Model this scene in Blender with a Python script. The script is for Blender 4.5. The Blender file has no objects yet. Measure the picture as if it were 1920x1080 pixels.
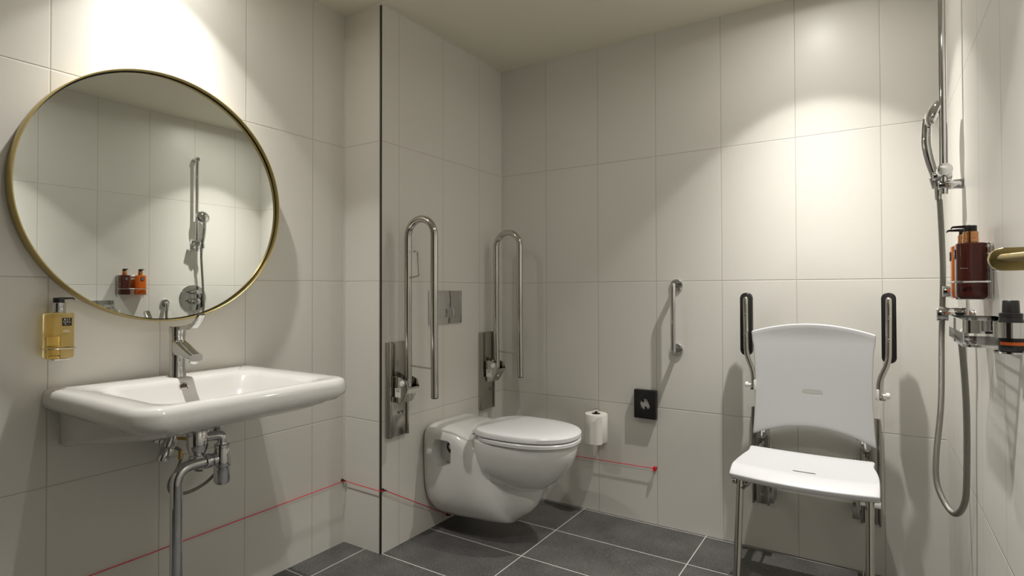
import bpy, bmesh, math, random
from mathutils import Vector, Matrix
PI = math.pi
SC = bpy.context.scene
COL = SC.collection
random.seed(4)

# ------------------------------------------------------------------ camera
f_px, cx, cy = 1054.4, 960.0, 530.83
yaw, pitch, roll, H = 0.5731, -0.0135, -0.0022, 1.1173
fw = Vector((-math.sin(yaw), math.cos(yaw), 0)); rt = Vector((math.cos(yaw), math.sin(yaw), 0)); up = Vector((0, 0, 1))
f2 = fw*math.cos(pitch) - up*math.sin(pitch); u2 = up*math.cos(pitch) + fw*math.sin(pitch)
r3 = rt*math.cos(roll) + u2*math.sin(roll); u3 = u2*math.cos(roll) - rt*math.sin(roll)
cam_d = bpy.data.cameras.new('camera'); cam = bpy.data.objects.new('camera', cam_d); COL.objects.link(cam)
cam.matrix_world = Matrix(((r3.x, u3.x, -f2.x, 0), (r3.y, u3.y, -f2.y, 0), (r3.z, u3.z, -f2.z, H), (0, 0, 0, 1)))
cam_d.sensor_width = 36; cam_d.lens = f_px/1920*36
cam_d.shift_x = (960-cx)/1920; cam_d.shift_y = (cy-540)/1920
cam_d.clip_start = 0.02
SC.camera = cam

# ------------------------------------------------------------------ light
SC.view_settings.view_transform = 'Standard'; SC.view_settings.look = 'None'
SC.view_settings.gamma = 1; SC.view_settings.use_curve_mapping = False
SC.view_settings.exposure = 0.52
w = bpy.data.worlds.new('world'); SC.world = w; w.use_nodes = True
w.node_tree.nodes['Background'].inputs[0].default_value = (.05, .05, .05, 1)
XL, XR, YB, XT, YP, ZC, YF = -2.0, 0.2229, 2.6414, -1.7708, 1.7128, 2.3576, -0.75
LAMPS = [(-0.205, 2.235, 152), (-1.785, 0.93, 108), (-0.225, 0.82, 190)]
SPILL = .054
for i, (x, y, e) in enumerate(LAMPS):
    ld = bpy.data.lights.new('downlight_beam', 'SPOT'); lo = bpy.data.objects.new('downlight_beam', ld); COL.objects.link(lo)
    lo.location = (x, y, ZC-0.012); ld.energy = e; ld.spot_size = math.radians(172); ld.spot_blend = 0.1
    ld.shadow_soft_size = 0.018; ld.color = (1.0, .975, .935)
    # photometric profile of a reflector downlight: bright centre, cut-off near 42 degrees, weak spill outside
    ld.use_nodes = True; nt = ld.node_tree; N = nt.nodes.new; Lk = nt.links.new; em = nt.nodes['Emission']
    ge = N('ShaderNodeNewGeometry'); sx_ = N('ShaderNodeSeparateXYZ'); Lk(ge.outputs['Incoming'], sx_.inputs[0])
    ab = N('ShaderNodeMath'); ab.operation = 'ABSOLUTE'; Lk(sx_.outputs['Z'], ab.inputs[0])
    ac = N('ShaderNodeMath'); ac.operation = 'ARCCOSINE'; Lk(ab.outputs[0], ac.inputs[0])
    sq = N('ShaderNodeMath'); sq.operation = 'MULTIPLY'; Lk(ac.outputs[0], sq.inputs[0]); Lk(ac.outputs[0], sq.inputs[1])
    mu = N('ShaderNodeMath'); mu.operation = 'MULTIPLY'; Lk(sq.outputs[0], mu.inputs[0]); mu.inputs[1].default_value = -5.2
    ex = N('ShaderNodeMath'); ex.operation = 'EXPONENT'; Lk(mu.outputs[0], ex.inputs[0])
    ct = N('ShaderNodeMapRange'); ct.interpolation_type = 'SMOOTHSTEP'; ct.inputs['From Min'].default_value = math.radians(41); ct.inputs['From Max'].default_value = math.radians(44.6)
    ct.inputs['To Min'].default_value = 1; ct.inputs['To Max'].default_value = 0; Lk(ac.outputs[0], ct.inputs['Value'])
    cp_ = N('ShaderNodeMath'); cp_.operation = 'MINIMUM'; Lk(ex.outputs[0], cp_.inputs[0]); cp_.inputs[1].default_value = .50
    m2 = N('ShaderNodeMath'); m2.operation = 'MULTIPLY'; Lk(cp_.outputs[0], m2.inputs[0]); Lk(ct.outputs[0], m2.inputs[1])
    ad = N('ShaderNodeMath'); ad.operation = 'ADD'; Lk(m2.outputs[0], ad.inputs[0])
    spl = N('ShaderNodeMath'); spl.operation = 'MULTIPLY'; Lk(ab.outputs[0], spl.inputs[0]); spl.inputs[1].default_value = SPILL; Lk(spl.outputs[0], ad.inputs[1])
    Lk(ad.outputs[0], em.inputs['Strength'])

# ------------------------------------------------------------------ materials
def mat(name, col, rough=.5, metal=0., spec=.5, trans=0., ior=1.45, coat=0., emit=None, es=0., bump=None):
    m = bpy.data.materials.new(name); m.use_nodes = True; nt = m.node_tree; b = nt.nodes['Principled BSDF']
    b.inputs['Base Color'].default_value = (*col, 1); b.inputs['Roughness'].default_value = rough
    b.inputs['Metallic'].default_value = metal; b.inputs['Specular IOR Level'].default_value = spec
    b.inputs['Transmission Weight'].default_value = trans; b.inputs['IOR'].default_value = ior
    b.inputs['Coat Weight'].default_value = coat; b.inputs['Coat Roughness'].default_value = .05
    if emit: b.inputs['Emission Color'].default_value = (*emit, 1); b.inputs['Emission Strength'].default_value = es
    # a trace of procedural variation so nothing is a flat swatch
    tc = nt.nodes.new('ShaderNodeTexCoord'); no = nt.nodes.new('ShaderNodeTexNoise'); no.inputs['Scale'].default_value = (bump or (6, 0))[0]
    nt.links.new(tc.outputs['Object'], no.inputs['Vector'])
    mr = nt.nodes.new('ShaderNodeMapRange'); mr.inputs['To Min'].default_value = max(0, rough-.004); mr.inputs['To Max'].default_value = rough+.008
    nt.links.new(no.outputs['Fac'], mr.inputs['Value']); nt.links.new(mr.outputs['Result'], b.inputs['Roughness'])
    if bump and bump[1]:
        bp = nt.nodes.new('ShaderNodeBump'); bp.inputs['Strength'].default_value = bump[1]; bp.inputs['Distance'].default_value = .002
        nt.links.new(no.outputs['Fac'], bp.inputs['Height']); nt.links.new(bp.outputs['Normal'], b.inputs['Normal'])
    return m

TILE = (.745, .725, .668)
def tile_mat(name, axis, off, zoff=.5577, W=.302, S=.602, vert=True):
    """glazed wall tiles: joints every W along the wall and every S in height"""
    m = bpy.data.materials.new(name); m.use_nodes = True; nt = m.node_tree; b = nt.nodes['Principled BSDF']; N = nt.nodes.new; Lk = nt.links.new
    geo = N('ShaderNodeTexCoord'); sp = N('ShaderNodeSeparateXYZ'); Lk(geo.outputs['Object'], sp.inputs[0])
    def joint(sock, o, per, wd):
        a = N('ShaderNodeMath'); a.operation = 'SUBTRACT'; Lk(sock, a.inputs[0]); a.inputs[1].default_value = o - per/2
        d = N('ShaderNodeMath'); d.operation = 'WRAP'; Lk(a.outputs[0], d.inputs[0]); d.inputs[1].default_value = per; d.inputs[2].default_value = 0
        e = N('ShaderNodeMath'); e.operation = 'SUBTRACT'; Lk(d.outputs[0], e.inputs[0]); e.inputs[1].default_value = per/2
        f = N('ShaderNodeMath'); f.operation = 'ABSOLUTE'; Lk(e.outputs[0], f.inputs[0])
        return f.outputs[0]
    jz = joint(sp.outputs['Z'], zoff, S, 0)
    if vert:
        jh = joint(sp.outputs[axis], off, W, 0)
        mn = N('ShaderNodeMath'); mn.operation = 'MINIMUM'; Lk(jz, mn.inputs[0]); Lk(jh, mn.inputs[1]); dist = mn.outputs[0]
    else: dist = jz
    mr = N('ShaderNodeMapRange'); mr.interpolation_type = 'SMOOTHSTEP'; mr.inputs['From Min'].default_value = .0009; mr.inputs['From Max'].default_value = .0020
    Lk(dist, mr.inputs['Value'])
    noi = N('ShaderNodeTexNoise'); noi.inputs['Scale'].default_value = 1.6; Lk(geo.outputs['Object'], noi.inputs['Vector'])
    cr = N('ShaderNodeMapRange'); cr.inputs['To Min'].default_value = .97; cr.inputs['To Max'].default_value = 1.03; Lk(noi.outputs['Fac'], cr.inputs['Value'])
    vm = N('ShaderNodeVectorMath'); vm.operation = 'SCALE'; vm.inputs[0].default_value = TILE; Lk(cr.outputs[0], vm.inputs['Scale'])
    mix = N('ShaderNodeMix'); mix.data_type = 'RGBA'; mix.inputs['A'].default_value = (.54, .52, .46, 1); Lk(vm.outputs[0], mix.inputs['B']); Lk(mr.outputs[0], mix.inputs['Factor'])
    Lk(mix.outputs['Result'], b.inputs['Base Color'])
    rr = N('ShaderNodeMapRange'); rr.inputs['To Min'].default_value = .8; rr.inputs['To Max'].default_value = .38; Lk(mr.outputs[0], rr.inputs['Value']); Lk(rr.outputs[0], b.inputs['Roughness'])
    mb = N('ShaderNodeMapRange'); mb.interpolation_type = 'SMOOTHSTEP'; mb.inputs['From Min'].default_value = .0; mb.inputs['From Max'].default_value = .0035; Lk(dist, mb.inputs['Value'])
    bp = N('ShaderNodeBump'); bp.inputs['Strength'].default_value = .5; bp.inputs['Distance'].default_value = .0015; Lk(mb.outputs[0], bp.inputs['Height']); Lk(bp.outputs[0], b.inputs['Normal'])
    b.inputs['Specular IOR Level'].default_value = .45
    return m

def floor_mat():
    m = bpy.data.materials.new('charcoal_floor_tiles'); m.use_nodes = True; nt = m.node_tree; b = nt.nodes['Principled BSDF']; N = nt.nodes.new; Lk = nt.links.new
    geo = N('ShaderNodeTexCoord'); sp = N('ShaderNodeSeparateXYZ'); Lk(geo.outputs['Object'], sp.inputs[0])
    def joint(sock, o, per):
        a = N('ShaderNodeMath'); a.operation = 'SUBTRACT'; Lk(sock, a.inputs[0]); a.inputs[1].default_value = o - per/2
        d = N('ShaderNodeMath'); d.operation = 'WRAP'; Lk(a.outputs[0], d.inputs[0]); d.inputs[1].default_value = per; d.inputs[2].default_value = 0
        e = N('ShaderNodeMath'); e.operation = 'SUBTRACT'; Lk(d.outputs[0], e.inputs[0]); e.inputs[1].default_value = per/2
        f = N('ShaderNodeMath'); f.operation = 'ABSOLUTE'; Lk(e.outputs[0], f.inputs[0]); return f.outputs[0]
    mn = N('ShaderNodeMath'); mn.operation = 'MINIMUM'; Lk(joint(sp.outputs['X'], -1.2615, .6065), mn.inputs[0]); Lk(joint(sp.outputs['Y'], 2.3265, .3025), mn.inputs[1])
    mr = N('ShaderNodeMapRange'); mr.interpolation_type = 'SMOOTHSTEP'; mr.inputs['From Min'].default_value = .0013; mr.inputs['From Max'].default_value = .0024; Lk(mn.outputs[0], mr.inputs['Value'])
    n1 = N('ShaderNodeTexNoise'); n1.inputs['Scale'].default_value = 7; n1.inputs['Detail'].default_value = 6; Lk(geo.outputs['Object'], n1.inputs['Vector'])
    r1 = N('ShaderNodeValToRGB'); r1.color_ramp.elements[0].position = .3; r1.color_ramp.elements[0].color = (.044, .0435, .042, 1); r1.color_ramp.elements[1].position = .75; r1.color_ramp.elements[1].color = (.096, .094, .090, 1); Lk(n1.outputs['Fac'], r1.inputs[0])
    n2 = N('ShaderNodeTexNoise'); n2.inputs['Scale'].default_value = 330; n2.inputs['Detail'].default_value = 2; Lk(geo.outputs['Object'], n2.inputs['Vector'])
    r2 = N('ShaderNodeMapRange'); r2.inputs['From Min'].default_value = .58; r2.inputs['From Max'].default_value = .66; Lk(n2.outputs['Fac'], r2.inputs['Value'])
    m1 = N('ShaderNodeMix'); m1.data_type = 'RGBA'; Lk(r2.outputs[0], m1.inputs['Factor']); Lk(r1.outputs[0], m1.inputs['A']); m1.inputs['B'].default_value = (.34, .33, .31, 1)
    m2 = N('ShaderNodeMix'); m2.data_type = 'RGBA'; Lk(mr.outputs[0], m2.inputs['Factor']); m2.inputs['A'].default_value = (.66, .65, .62, 1); Lk(m1.outputs['Result'], m2.inputs['B'])
    Lk(m2.outputs['Result'], b.inputs['Base Color']); b.inputs['Roughness'].default_value = .48
    bp = N('ShaderNodeBump'); bp.inputs['Strength'].default_value = .15; bp.inputs['Distance'].default_value = .001; Lk(n2.outputs['Fac'], bp.inputs['Height']); Lk(bp.outputs[0], b.inputs['Normal'])
    return m

M = dict(
    left=tile_mat('glazed_tiles_left', 'Y', 1.5422), back=tile_mat('glazed_tiles_back', 'X', -1.4855),
    duct=tile_mat('glazed_tiles_duct', 'Y', 1.8208), face=tile_mat('glazed_tiles_duct_face', 'X', 0, vert=False),
    right=tile_mat('glazed_tiles_right', 'Y', 1.5257), floor=floor_mat(),
    plaster=mat('ceiling_paint', (.74, .71, .59), .85), grout=mat('silicone_joint', (.72, .71, .64), .45),
    chrome=mat('chrome', (.66, .66, .66), .04, 1), steel=mat('polished_steel', (.56, .545, .51), .10, 1),
    brushed=mat('brushed_steel', (.46, .44, .40), .22, 1), trim=mat('dark_steel_trim', (.18, .17, .14), .35, .8),
    brass=mat('brushed_brass', (.60, .50, .29), .34, 1), brass_f=mat('satin_gold', (.52, .41, .17), .30, .95),
    mirror=mat('mirror_silver', (.80, .82, .79), .0, 1), ceramic=mat('white_ceramic', (.74, .73, .70), .10, coat=.6),
    seatp=mat('white_plastic', (.70, .70, .71), .35), lid=mat('lid_plastic', (.80, .79, .79), .22), black=mat('black_rubber', (.012, .012, .012), .45),
    blackp=mat('black_plastic', (.015, .014, .013), .35), red=mat('red_cord', (.75, .01, .03), .5), paper=mat('tissue_paper', (.84, .81, .76), .9, bump=(40, .5)),
    card=mat('card_core', (.10, .07, .04), .9), whitep=mat('white_knob', (.82, .81, .78), .35), amber=mat('golden_soap', (1.0, .80, .36), .03, trans=.92, ior=1.33),
    dark=mat('dark_brown_glass', (.09, .022, .016), .07, trans=.25), orange=mat('orange_glass', (.80, .19, .02), .08, trans=.45), copper=mat('copper', (.80, .40, .19), .2, 1),
    ogband=mat('orange_band', (.85, .16, .03), .5), ink=mat('label_ink_white', (.8, .78, .72), .6), darkink=mat('label_ink_dark', (.12, .08, .03), .6),
    labelb=mat('label_black', (.02, .018, .015), .5), brassf=mat('yellow_brass_fitting', (.65, .45, .14), .3, 1), hose=mat('ribbed_steel_hose', (.30, .29, .26), .25, .9, bump=(900, .6)),
    plastic_bag=mat('white_film', (.75, .75, .74), .4), lamp=mat('lamp_lens', (1, 1, 1), .4, emit=(1, .93, .8), es=18), door=mat('door_dark_for_reflections', (.035, .028, .022), .5),
    shadow=mat('gap_shade', (.02, .02, .018), .7))

# ------------------------------------------------------------------ mesh helpers
def link(name, me, m, parent=None, loc=None, angle=38):
    me.polygons.foreach_set('use_smooth', [True]*len(me.polygons)); me.set_sharp_from_angle(angle=math.radians(angle))
    me.name = name; me.materials.clear()
    for k in (m if isinstance(m, (list, tuple)) else [m]): me.materials.append(k)
    o = bpy.data.objects.new(name, me); COL.objects.link(o)
    if loc is not None: me.transform(Matrix.Translation(-Vector(loc))); o.location = loc
    if parent:
        o.parent = parent
        p = parent; off = Vector((0, 0, 0))
        while p: off += p.location; p = p.parent
        me.transform(Matrix.Translation(-off))
    return o
def obj(name, bm, m, parent=None, loc=None, angle=38):
    if isinstance(bm, (list, tuple)):
        b = bmesh.new()
        for x in bm:
            t = bpy.data.meshes.new('t'); x.to_mesh(t); b.from_mesh(t); bpy.data.meshes.remove(t); x.free()
        bm = b
    bmesh.ops.recalc_face_normals(bm, faces=bm.faces)
    me = bpy.data.meshes.new(name); bm.to_mesh(me); bm.free()
    return link(name, me, m, parent, loc, angle)
def tag(o, label, cat, group=None):
    o['label'] = label; o['category'] = cat
    if group: o['group'] = group
    return o
def thing(name, loc, label, cat, group=None):
    o = bpy.data.objects.new(name, None); COL.objects.link(o); o.location = loc; o.empty_display_size = .05
    return tag(o, label, cat, group)
def struct(name, bm, m, parent=None):
    o = obj(name, bm, m, parent)
    if not parent: o['kind'] = 'structure'
    return o
def box(x0, x1, y0, y1, z0, z1, bev=0, seg=2):
    bm = bmesh.new(); bmesh.ops.create_cube(bm, size=1)
    for v in bm.verts: v.co = Vector((x0+(v.co.x+.5)*(x1-x0), y0+(v.co.y+.5)*(y1-y0), z0+(v.co.z+.5)*(z1-z0)))
    if bev: bmesh.ops.bevel(bm, geom=bm.edges[:], offset=bev, segments=seg, affect='EDGES', profile=.5)
    return bm
def frame_from(t):
    t = t.normalized(); a = Vector((0, 0, 1)) if abs(t.z) < .9 else Vector((0, 1, 0))
    s = t.cross(a).normalized(); return s, s.cross(t).normalized()
def smooth_path(pts, r=.02, seg=6):
    """round the corners of a polyline"""
    P = [Vector(p) for p in pts]; out = [P[0]]
    for i in range(1, len(P)-1):
        a, b, c = P[i-1], P[i], P[i+1]; d1 = (a-b); d2 = (c-b); k = min(r, d1.length*.49, d2.length*.49)
        p, q_ = b+d1.normalized()*k, b+d2.normalized()*k
        for j in range(seg+1):
            t = j/seg; out.append(p*(1-t)**2 + b*2*t*(1-t) + q_*t*t)
    out.append(P[-1]); return out
def spline(pts, n=10):
    P = [Vector(p) for p in pts]; P = [P[0]*2-P[1]] + P + [P[-1]*2-P[-2]]; out = []
    for i in range(1, len(P)-2):
        for j in range(n):
            t = j/n; a, b, c, d = P[i-1], P[i], P[i+1], P[i+2]
            out.append(.5*((2*b) + (c-a)*t + (2*a-5*b+4*c-d)*t*t + (3*b-a-3*c+d)*t**3))
    out.append(P[-2]); return out
def tube(pts, r, seg=16, cap=True, closed=False, bm=None, flat=1.0):
    bm = bm or bmesh.new(); P = [Vector(p) for p in pts]; n = len(P); rings = []
    s = None
    for i in range(n):
        if closed: t = (P[(i+1) % n]-P[i-1])
        else: t = P[min(i+1, n-1)]-P[max(i-1, 0)]
        t.normalize()
        if s is None: s, u = frame_from(t)
        else:
            s = (s - t*s.dot(t)).normalized(); u = s.cross(t).normalized()
        rr = r[i] if isinstance(r, (list, tuple)) else r
        rings.append([bm.verts.new(P[i] + s*(math.cos(a)*rr) + u*(math.sin(a)*rr*flat)) for a in [2*PI*k/seg for k in range(seg)]])
    m = n if closed else n-1
    for i in range(m):
        A, B = rings[i], rings[(i+1) % n]
        for k in range(seg): bm.faces.new((A[k], A[(k+1) % seg], B[(k+1) % seg], B[k]))
    if cap and not closed: bm.faces.new(rings[0]); bm.faces.new(rings[-1][::-1])
    return bm
def cyl(a, b, r, seg=28, r2=None, bev=0):
    a, b = Vector(a), Vector(b); r2 = r if r2 is None else r2; d = (b-a).normalized()
    if bev: return tube([a, a+d*bev*.3, a+d*bev, b-d*bev, b-d*bev*.3, b], [r-bev, r-bev*.3, r, r2, r2-bev*.3, r2-bev], seg)
    return tube([a, b], [r, r2], seg)
def lathe(center, prof, axis='Z', seg=40):
    """prof: list of (radius, height) from the centre along the axis"""
    bm = bmesh.new(); c = Vector(center); rings = []
    ax = {'X': (Vector((0, 1, 0)), Vector((0, 0, 1)), Vector((1, 0, 0))), 'Y': (Vector((1, 0, 0)), Vector((0, 0, 1)), Vector((0, 1, 0))), 'Z': (Vector((1, 0, 0)), Vector((0, 1, 0)), Vector((0, 0, 1)))}[axis]
    for r, h in prof:
        if r < 1e-6: rings.append([bm.verts.new(c+ax[2]*h)])
        else: rings.append([bm.verts.new(c+ax[2]*h+ax[0]*(math.cos(t)*r)+ax[1]*(math.sin(t)*r)) for t in [2*PI*k/seg for k in range(seg)]])
    for A, B in zip(rings, rings[1:]):
        if len(A) == 1 and len(B) == 1: continue
        for k in range(seg):
            k2 = (k+1) % seg
            if len(A) == 1: bm.faces.new((A[0], B[k], B[k2]))
            elif len(B) == 1: bm.faces.new((A[k], A[k2], B[0]))
            else: bm.faces.new((A[k], A[k2], B[k2], B[k]))
    for R in (rings[0], rings[-1]):
        if len(R) > 1: bm.faces.new(R)
    return bm
def loft(loops, cap=True, closed_u=True, bm=None):
    bm = bm or bmesh.new(); R = [[bm.verts.new(Vector(p)) for p in L] for L in loops]; n = len(R[0])
    for A, B in zip(R, R[1:]):
        for k in range(n if closed_u else n-1): bm.faces.new((A[k], A[(k+1) % n], B[(k+1) % n], B[k]))
    if cap: bm.faces.new(R[0]); bm.faces.new(R[-1][::-1])
    return bm
def prism(pts, axis, a, b, bev=0):
    """2-D outline extruded along axis from a to b. pts are (u,v): X->(y,z) Y->(x,z) Z->(x,y)"""
    def P(u, v, t): return {'X': (t, u, v), 'Y': (u, t, v), 'Z': (u, v, t)}[axis]
    bm = loft([[P(u, v, a) for u, v in pts], [P(u, v, b) for u, v in pts]])
    if bev:
        es = [e for e in bm.edges if len({round(v.co['XYZ'.index(axis)], 5) for v in e.verts}) == 1]
        bmesh.ops.bevel(bm, geom=es, offset=bev, segments=2, affect='EDGES', profile=.5)
    return bm
def rrect(x0, x1, y0, y1, r, n=6):
    out = []
    for cx_, cy_, a0 in ((x1-r, y1-r, 0), (x0+r, y1-r, 90), (x0+r, y0+r, 180), (x1-r, y0+r, 270)):
        for k in range(n+1):
            t = math.radians(a0+90*k/n); out.append((cx_+r*math.cos(t), cy_+r*math.sin(t)))
    return out
def boolean(base, cutters, op):
    """bmesh boolean through an evaluated modifier; returns a mesh"""
    def mk(b):
        bmesh.ops.recalc_face_normals(b, faces=b.faces); me = bpy.data.meshes.new('b'); b.to_mesh(me); b.free()
        o = bpy.data.objects.new('b', me); COL.objects.link(o); return o
    o = mk(base); cs = [mk(c) for c in cutters]
    for c, p in zip(cs, op):
        md = o.modifiers.new('b', 'BOOLEAN'); md.operation = p; md.object = c; md.solver = 'EXACT'
    dg = bpy.context.evaluated_depsgraph_get(); dg.update(); me = bpy.data.meshes.new_from_object(o.evaluated_get(dg))
    for x in [o]+cs: d = x.data; bpy.data.objects.remove(x); bpy.data.meshes.remove(d)
    b = bmesh.new(); b.from_mesh(me); bpy.data.meshes.remove(me); return b
def text(name, body, size, m, parent, loc, normal, upv=(0, 0, 1), align='CENTER'):
    cu = bpy.data.curves.new('t', 'FONT'); cu.body = body; cu.size = size; cu.align_x = align; cu.align_y = 'CENTER'; cu.extrude = .0002; cu.space_line = .9
    o = bpy.data.objects.new('t', cu); COL.objects.link(o); dg = bpy.context.evaluated_depsgraph_get(); dg.update()
    me = bpy.data.meshes.new_from_object(o.evaluated_get(dg)); bpy.data.objects.remove(o)
    n = Vector(normal).normalized(); u = Vector(upv); r = u.cross(n).normalized(); u = n.cross(r)
    me.transform(Matrix(((r.x, u.x, n.x, loc[0]), (r.y, u.y, n.y, loc[1]), (r.z, u.z, n.z, loc[2]), (0, 0, 0, 1))))
    return link(name, me, m, parent)
def copy_tree(o, parent=None):
    c = o.copy(); COL.objects.link(c); c.parent = parent
    for ch in [x for x in bpy.data.objects if x.parent == o]: copy_tree(ch, c)
    return c

# ------------------------------------------------------------------ the room
T = .12
struct('floor', box(XL-T, XR+T, YF-T, YB+T, -T, 0), M['floor'])
struct('ceiling', box(XL-T, XR+T, YF-T, YB+T, ZC, ZC+T), M['plaster'])
struct('wall_left', box(XL-T, XL, YF-T, YB+T, 0, ZC), M['left'])
struct('wall_right', box(XR, XR+T, YF-T, YB+T, 0, ZC), M['right'])
struct('wall_back', box(XL, XR, YB, YB+T, 0, ZC), M['back'])
struct('wall_front', box(XL, XR, YF-T, YF, 0, ZC), M['back'])
bm = box(XL, XT, YP, YB, 0, ZC)
for f in bm.faces: f.material_index = 1 if abs(f.normal.y) > .5 else 0
o = struct('wall_duct', bm, [M['duct'], M['face']])
for f in o.data.polygons: f.material_index = 1 if abs(f.normal.y) > .5 else 0
struct('trim_1', [box(XT-.0085, XT+.0012, YP-.0012, YP+.001, 0, ZC-.012), box(XT-.001, XT+.0012, YP-.0012, YP+.0045, 0, ZC-.012)], M['trim'])
g = .0045
struct('trim_2', [box(XL, XL+g, YP-g, YP, 0, ZC)], M['grout'])
struct('trim_3', [box(XT, XT+g, YB-g, YB, 0, ZC)], M['grout'])
struct('trim_4', [box(XR-g, XR, YB-g, YB, 0, ZC)], M['grout'])
struct('trim_5', [box(XT, XT+g, YP, YB, ZC-g, ZC)], M['grout'])
# unseen door behind the camera, made dark and wide for dark chrome reflections
d1 = struct('unseen_door_1', box(-1.35, -.15, YF, YF+.03, 0, 2.08, .004), M['door'])
dh = obj('door_handle', [cyl((-.25, YF+.03, 1.03), (-.25, YF+.075, 1.03), .009), cyl((-.245, YF+.07, 1.03), (-.37, YF+.07, 1.03), .009)], M['brass'], d1)
for (x, y, e), lb in zip(LAMPS, ('above the folding shower seat', 'above the round mirror', 'above the shower side by the soap basket')):
    t = thing('downlight', (x, y, ZC), 'white recessed ceiling spotlight '+lb, 'ceiling light', 'recessed ceiling spotlights')
    obj('lamp_ring', lathe((x, y, ZC), [(.034, -.001), (.036, -.004), (.044, -.004), (.046, 0), (.034, 0)][:4]), M['whitep'], t)
    obj('lamp_lens', lathe((x, y, ZC), [(0, -.0015), (.033, -.0015), (.033, -.0005), (0, -.0005)]), M['lamp'], t)

# ------------------------------------------------------------------ round mirror
mc = (XL, .944, 1.427)
t = thing('wall_mirror', mc, 'large round wall mirror in a thin brass frame above the washbasin', 'mirror')
RM = .4065
def at(bmx): return bmx
fr = loft([[(h, r*math.cos(a), r*math.sin(a)) for a in [2*PI*k/128 for k in range(128)]] for r, h in [(RM-.012, .001), (RM, .001), (RM, .0485), (RM-.0008, .050), (RM-.0030, .050), (RM-.0038, .0492), (RM-.0038, .022), (RM-.012, .022), (RM-.012, .001)]], cap=False)
bmesh.ops.remove_doubles(fr, verts=fr.verts, dist=1e-6)
def local(name, bmx, m, parent):
    bmesh.ops.recalc_face_normals(bmx, faces=bmx.faces); me = bpy.data.meshes.new(name); bmx.to_mesh(me); bmx.free()
    me.polygons.foreach_set('use_smooth', [True]*len(me.polygons)); me.set_sharp_from_angle(angle=math.radians(35)); me.materials.append(m)
    o = bpy.data.objects.new(name, me); COL.objects.link(o); o.parent = parent; return o
o = local('frame', fr, M['brass_f'], t); o['label'] = 'thin brass frame'
gl = local('glass', lathe((0, 0, 0), [(0, .022), (RM-.0075, .022), (RM-.0075, .0265), (0, .0265)], 'X', 128), M['mirror'], t); gl.rotation_euler = (0, 0, -.0105)
o = local('shade_ring', loft([[(h, r*math.cos(a), r*math.sin(a)) for a in [2*PI*k/96 for k in range(96)]] for r, h in [(RM-.0076, .0250), (RM-.0037, .0250)]], cap=False), M['shadow'], t); o['label'] = 'black ring painted as shade between glass and frame'  # black ring painted in for the shade between glass and frame


# ------------------------------------------------------------------ wall-hung soap bottle left
def pump_bottle(name, c, wx, wy, h, body, collar, label, cat, group, spout, neck=.014, neckh=.022, body_name='bottle_body'):
    """c = centre of the base; wx/wy = half sizes"""
    t = thing(name, c, label, cat, group)
    x, y, z = c
    prof = [(0, .90), (.002, .97), (.006, 1), (h-.004, 1), (h-.001, .96), (h, .9)]
    loops = []
    for dz, s in prof:
        L_ = []
        for k in range(48):
            a = 2*PI*k/48; ca, sa = math.cos(a), math.sin(a); n = 2/3.2
            L_.append((x+wx*s*math.copysign(abs(ca)**n, ca), y+wy*s*math.copysign(abs(sa)**n, sa), z+dz))
        loops.append(L_)
    obj(body_name, loft(loops), body, t)
    obj('collar', lathe((x, y, z+h), [(neck, 0), (neck+.0004, .001), (neck+.0004, neckh*.4), (neck-.0006, neckh*.42), (neck-.0002, neckh*.46), (neck-.0002, neckh-.001), (neck-.001, neckh)]), collar, t)
    zz = z+h+neckh; sx, sy = spout
    obj('pump_head', [cyl((x, y, zz), (x, y, zz+.014), neck*.82, bev=.001), prism_dir((x, y, zz+.011), (sx, sy), .036, .0045, .0035)], M['blackp'], t)
    return t
def prism_dir(c, d, l, hw, hh):
    d = Vector((d[0], d[1], 0)).normalized(); n = Vector((-d.y, d.x, 0)); c = Vector(c); bm = bmesh.new(); R = []
    for s, zt in ((0, 0), (l*.9, .0005), (l, -.003)):
        R.append([c+d*s+n*a*hw*(1 if s == 0 else .75)+Vector((0, 0, b*hh*(1 if s == 0 else .6)+zt+.001)) for a, b in ((-1, -1), (1, -1), (1, 1), (-1, 1))])
    return loft(R, bm=bm)
sx, sy, sz = XL+.037, .6495, .928
bt = pump_bottle('soap_bottle', (sx, sy, sz), .027, .034, .128, M['amber'], M['chrome'],
                 'golden liquid soap bottle with a black pump on the wall left of the washbasin', 'soap dispenser', None, (.15, 1), neck=.016, neckh=.03)
o = obj('label', prism(rrect(sy-.001, sy+.022, sz+.092, sz+.115, .001), 'X', sx+.0269, sx+.0278), M['labelb'], bt)
text('lettering', 'R I T\nU A L\nS · ·', .0072, M['ink'], o, (sx+.0282, sy+.0105, sz+.1035), (1, 0, 0))
o = obj('lettering', box(sx+.0266, sx+.0272, sy-.008, sy+.016, sz+.068, sz+.0685), M['darkink'], bt)
text('lettering', 'nity', .010, M['ink'], bt, (sx+.0276, sy+.009, sz+.078), (1, 0, 0))
obj('print_line', [box(sx+.0268, sx+.0274, sy-.012, sy+.018, sz+.028+k*.004, sz+.0286+k*.004) for k in range(2)], M['darkink'], bt)
hd = thing('bottle_holder', (XL, sy, sz), 'small chrome wire holder carrying the golden soap bottle', 'bottle holder')
ring = [(sx+.030*math.copysign(abs(math.cos(a))**.7, math.cos(a)), sy+.0375*math.copysign(abs(math.sin(a))**.7, math.sin(a)), sz+.028) for a in [2*PI*k/48 for k in range(48)]]
obj('ring', tube(ring, .0016, 10, closed=True), M['chrome'], hd)
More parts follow.
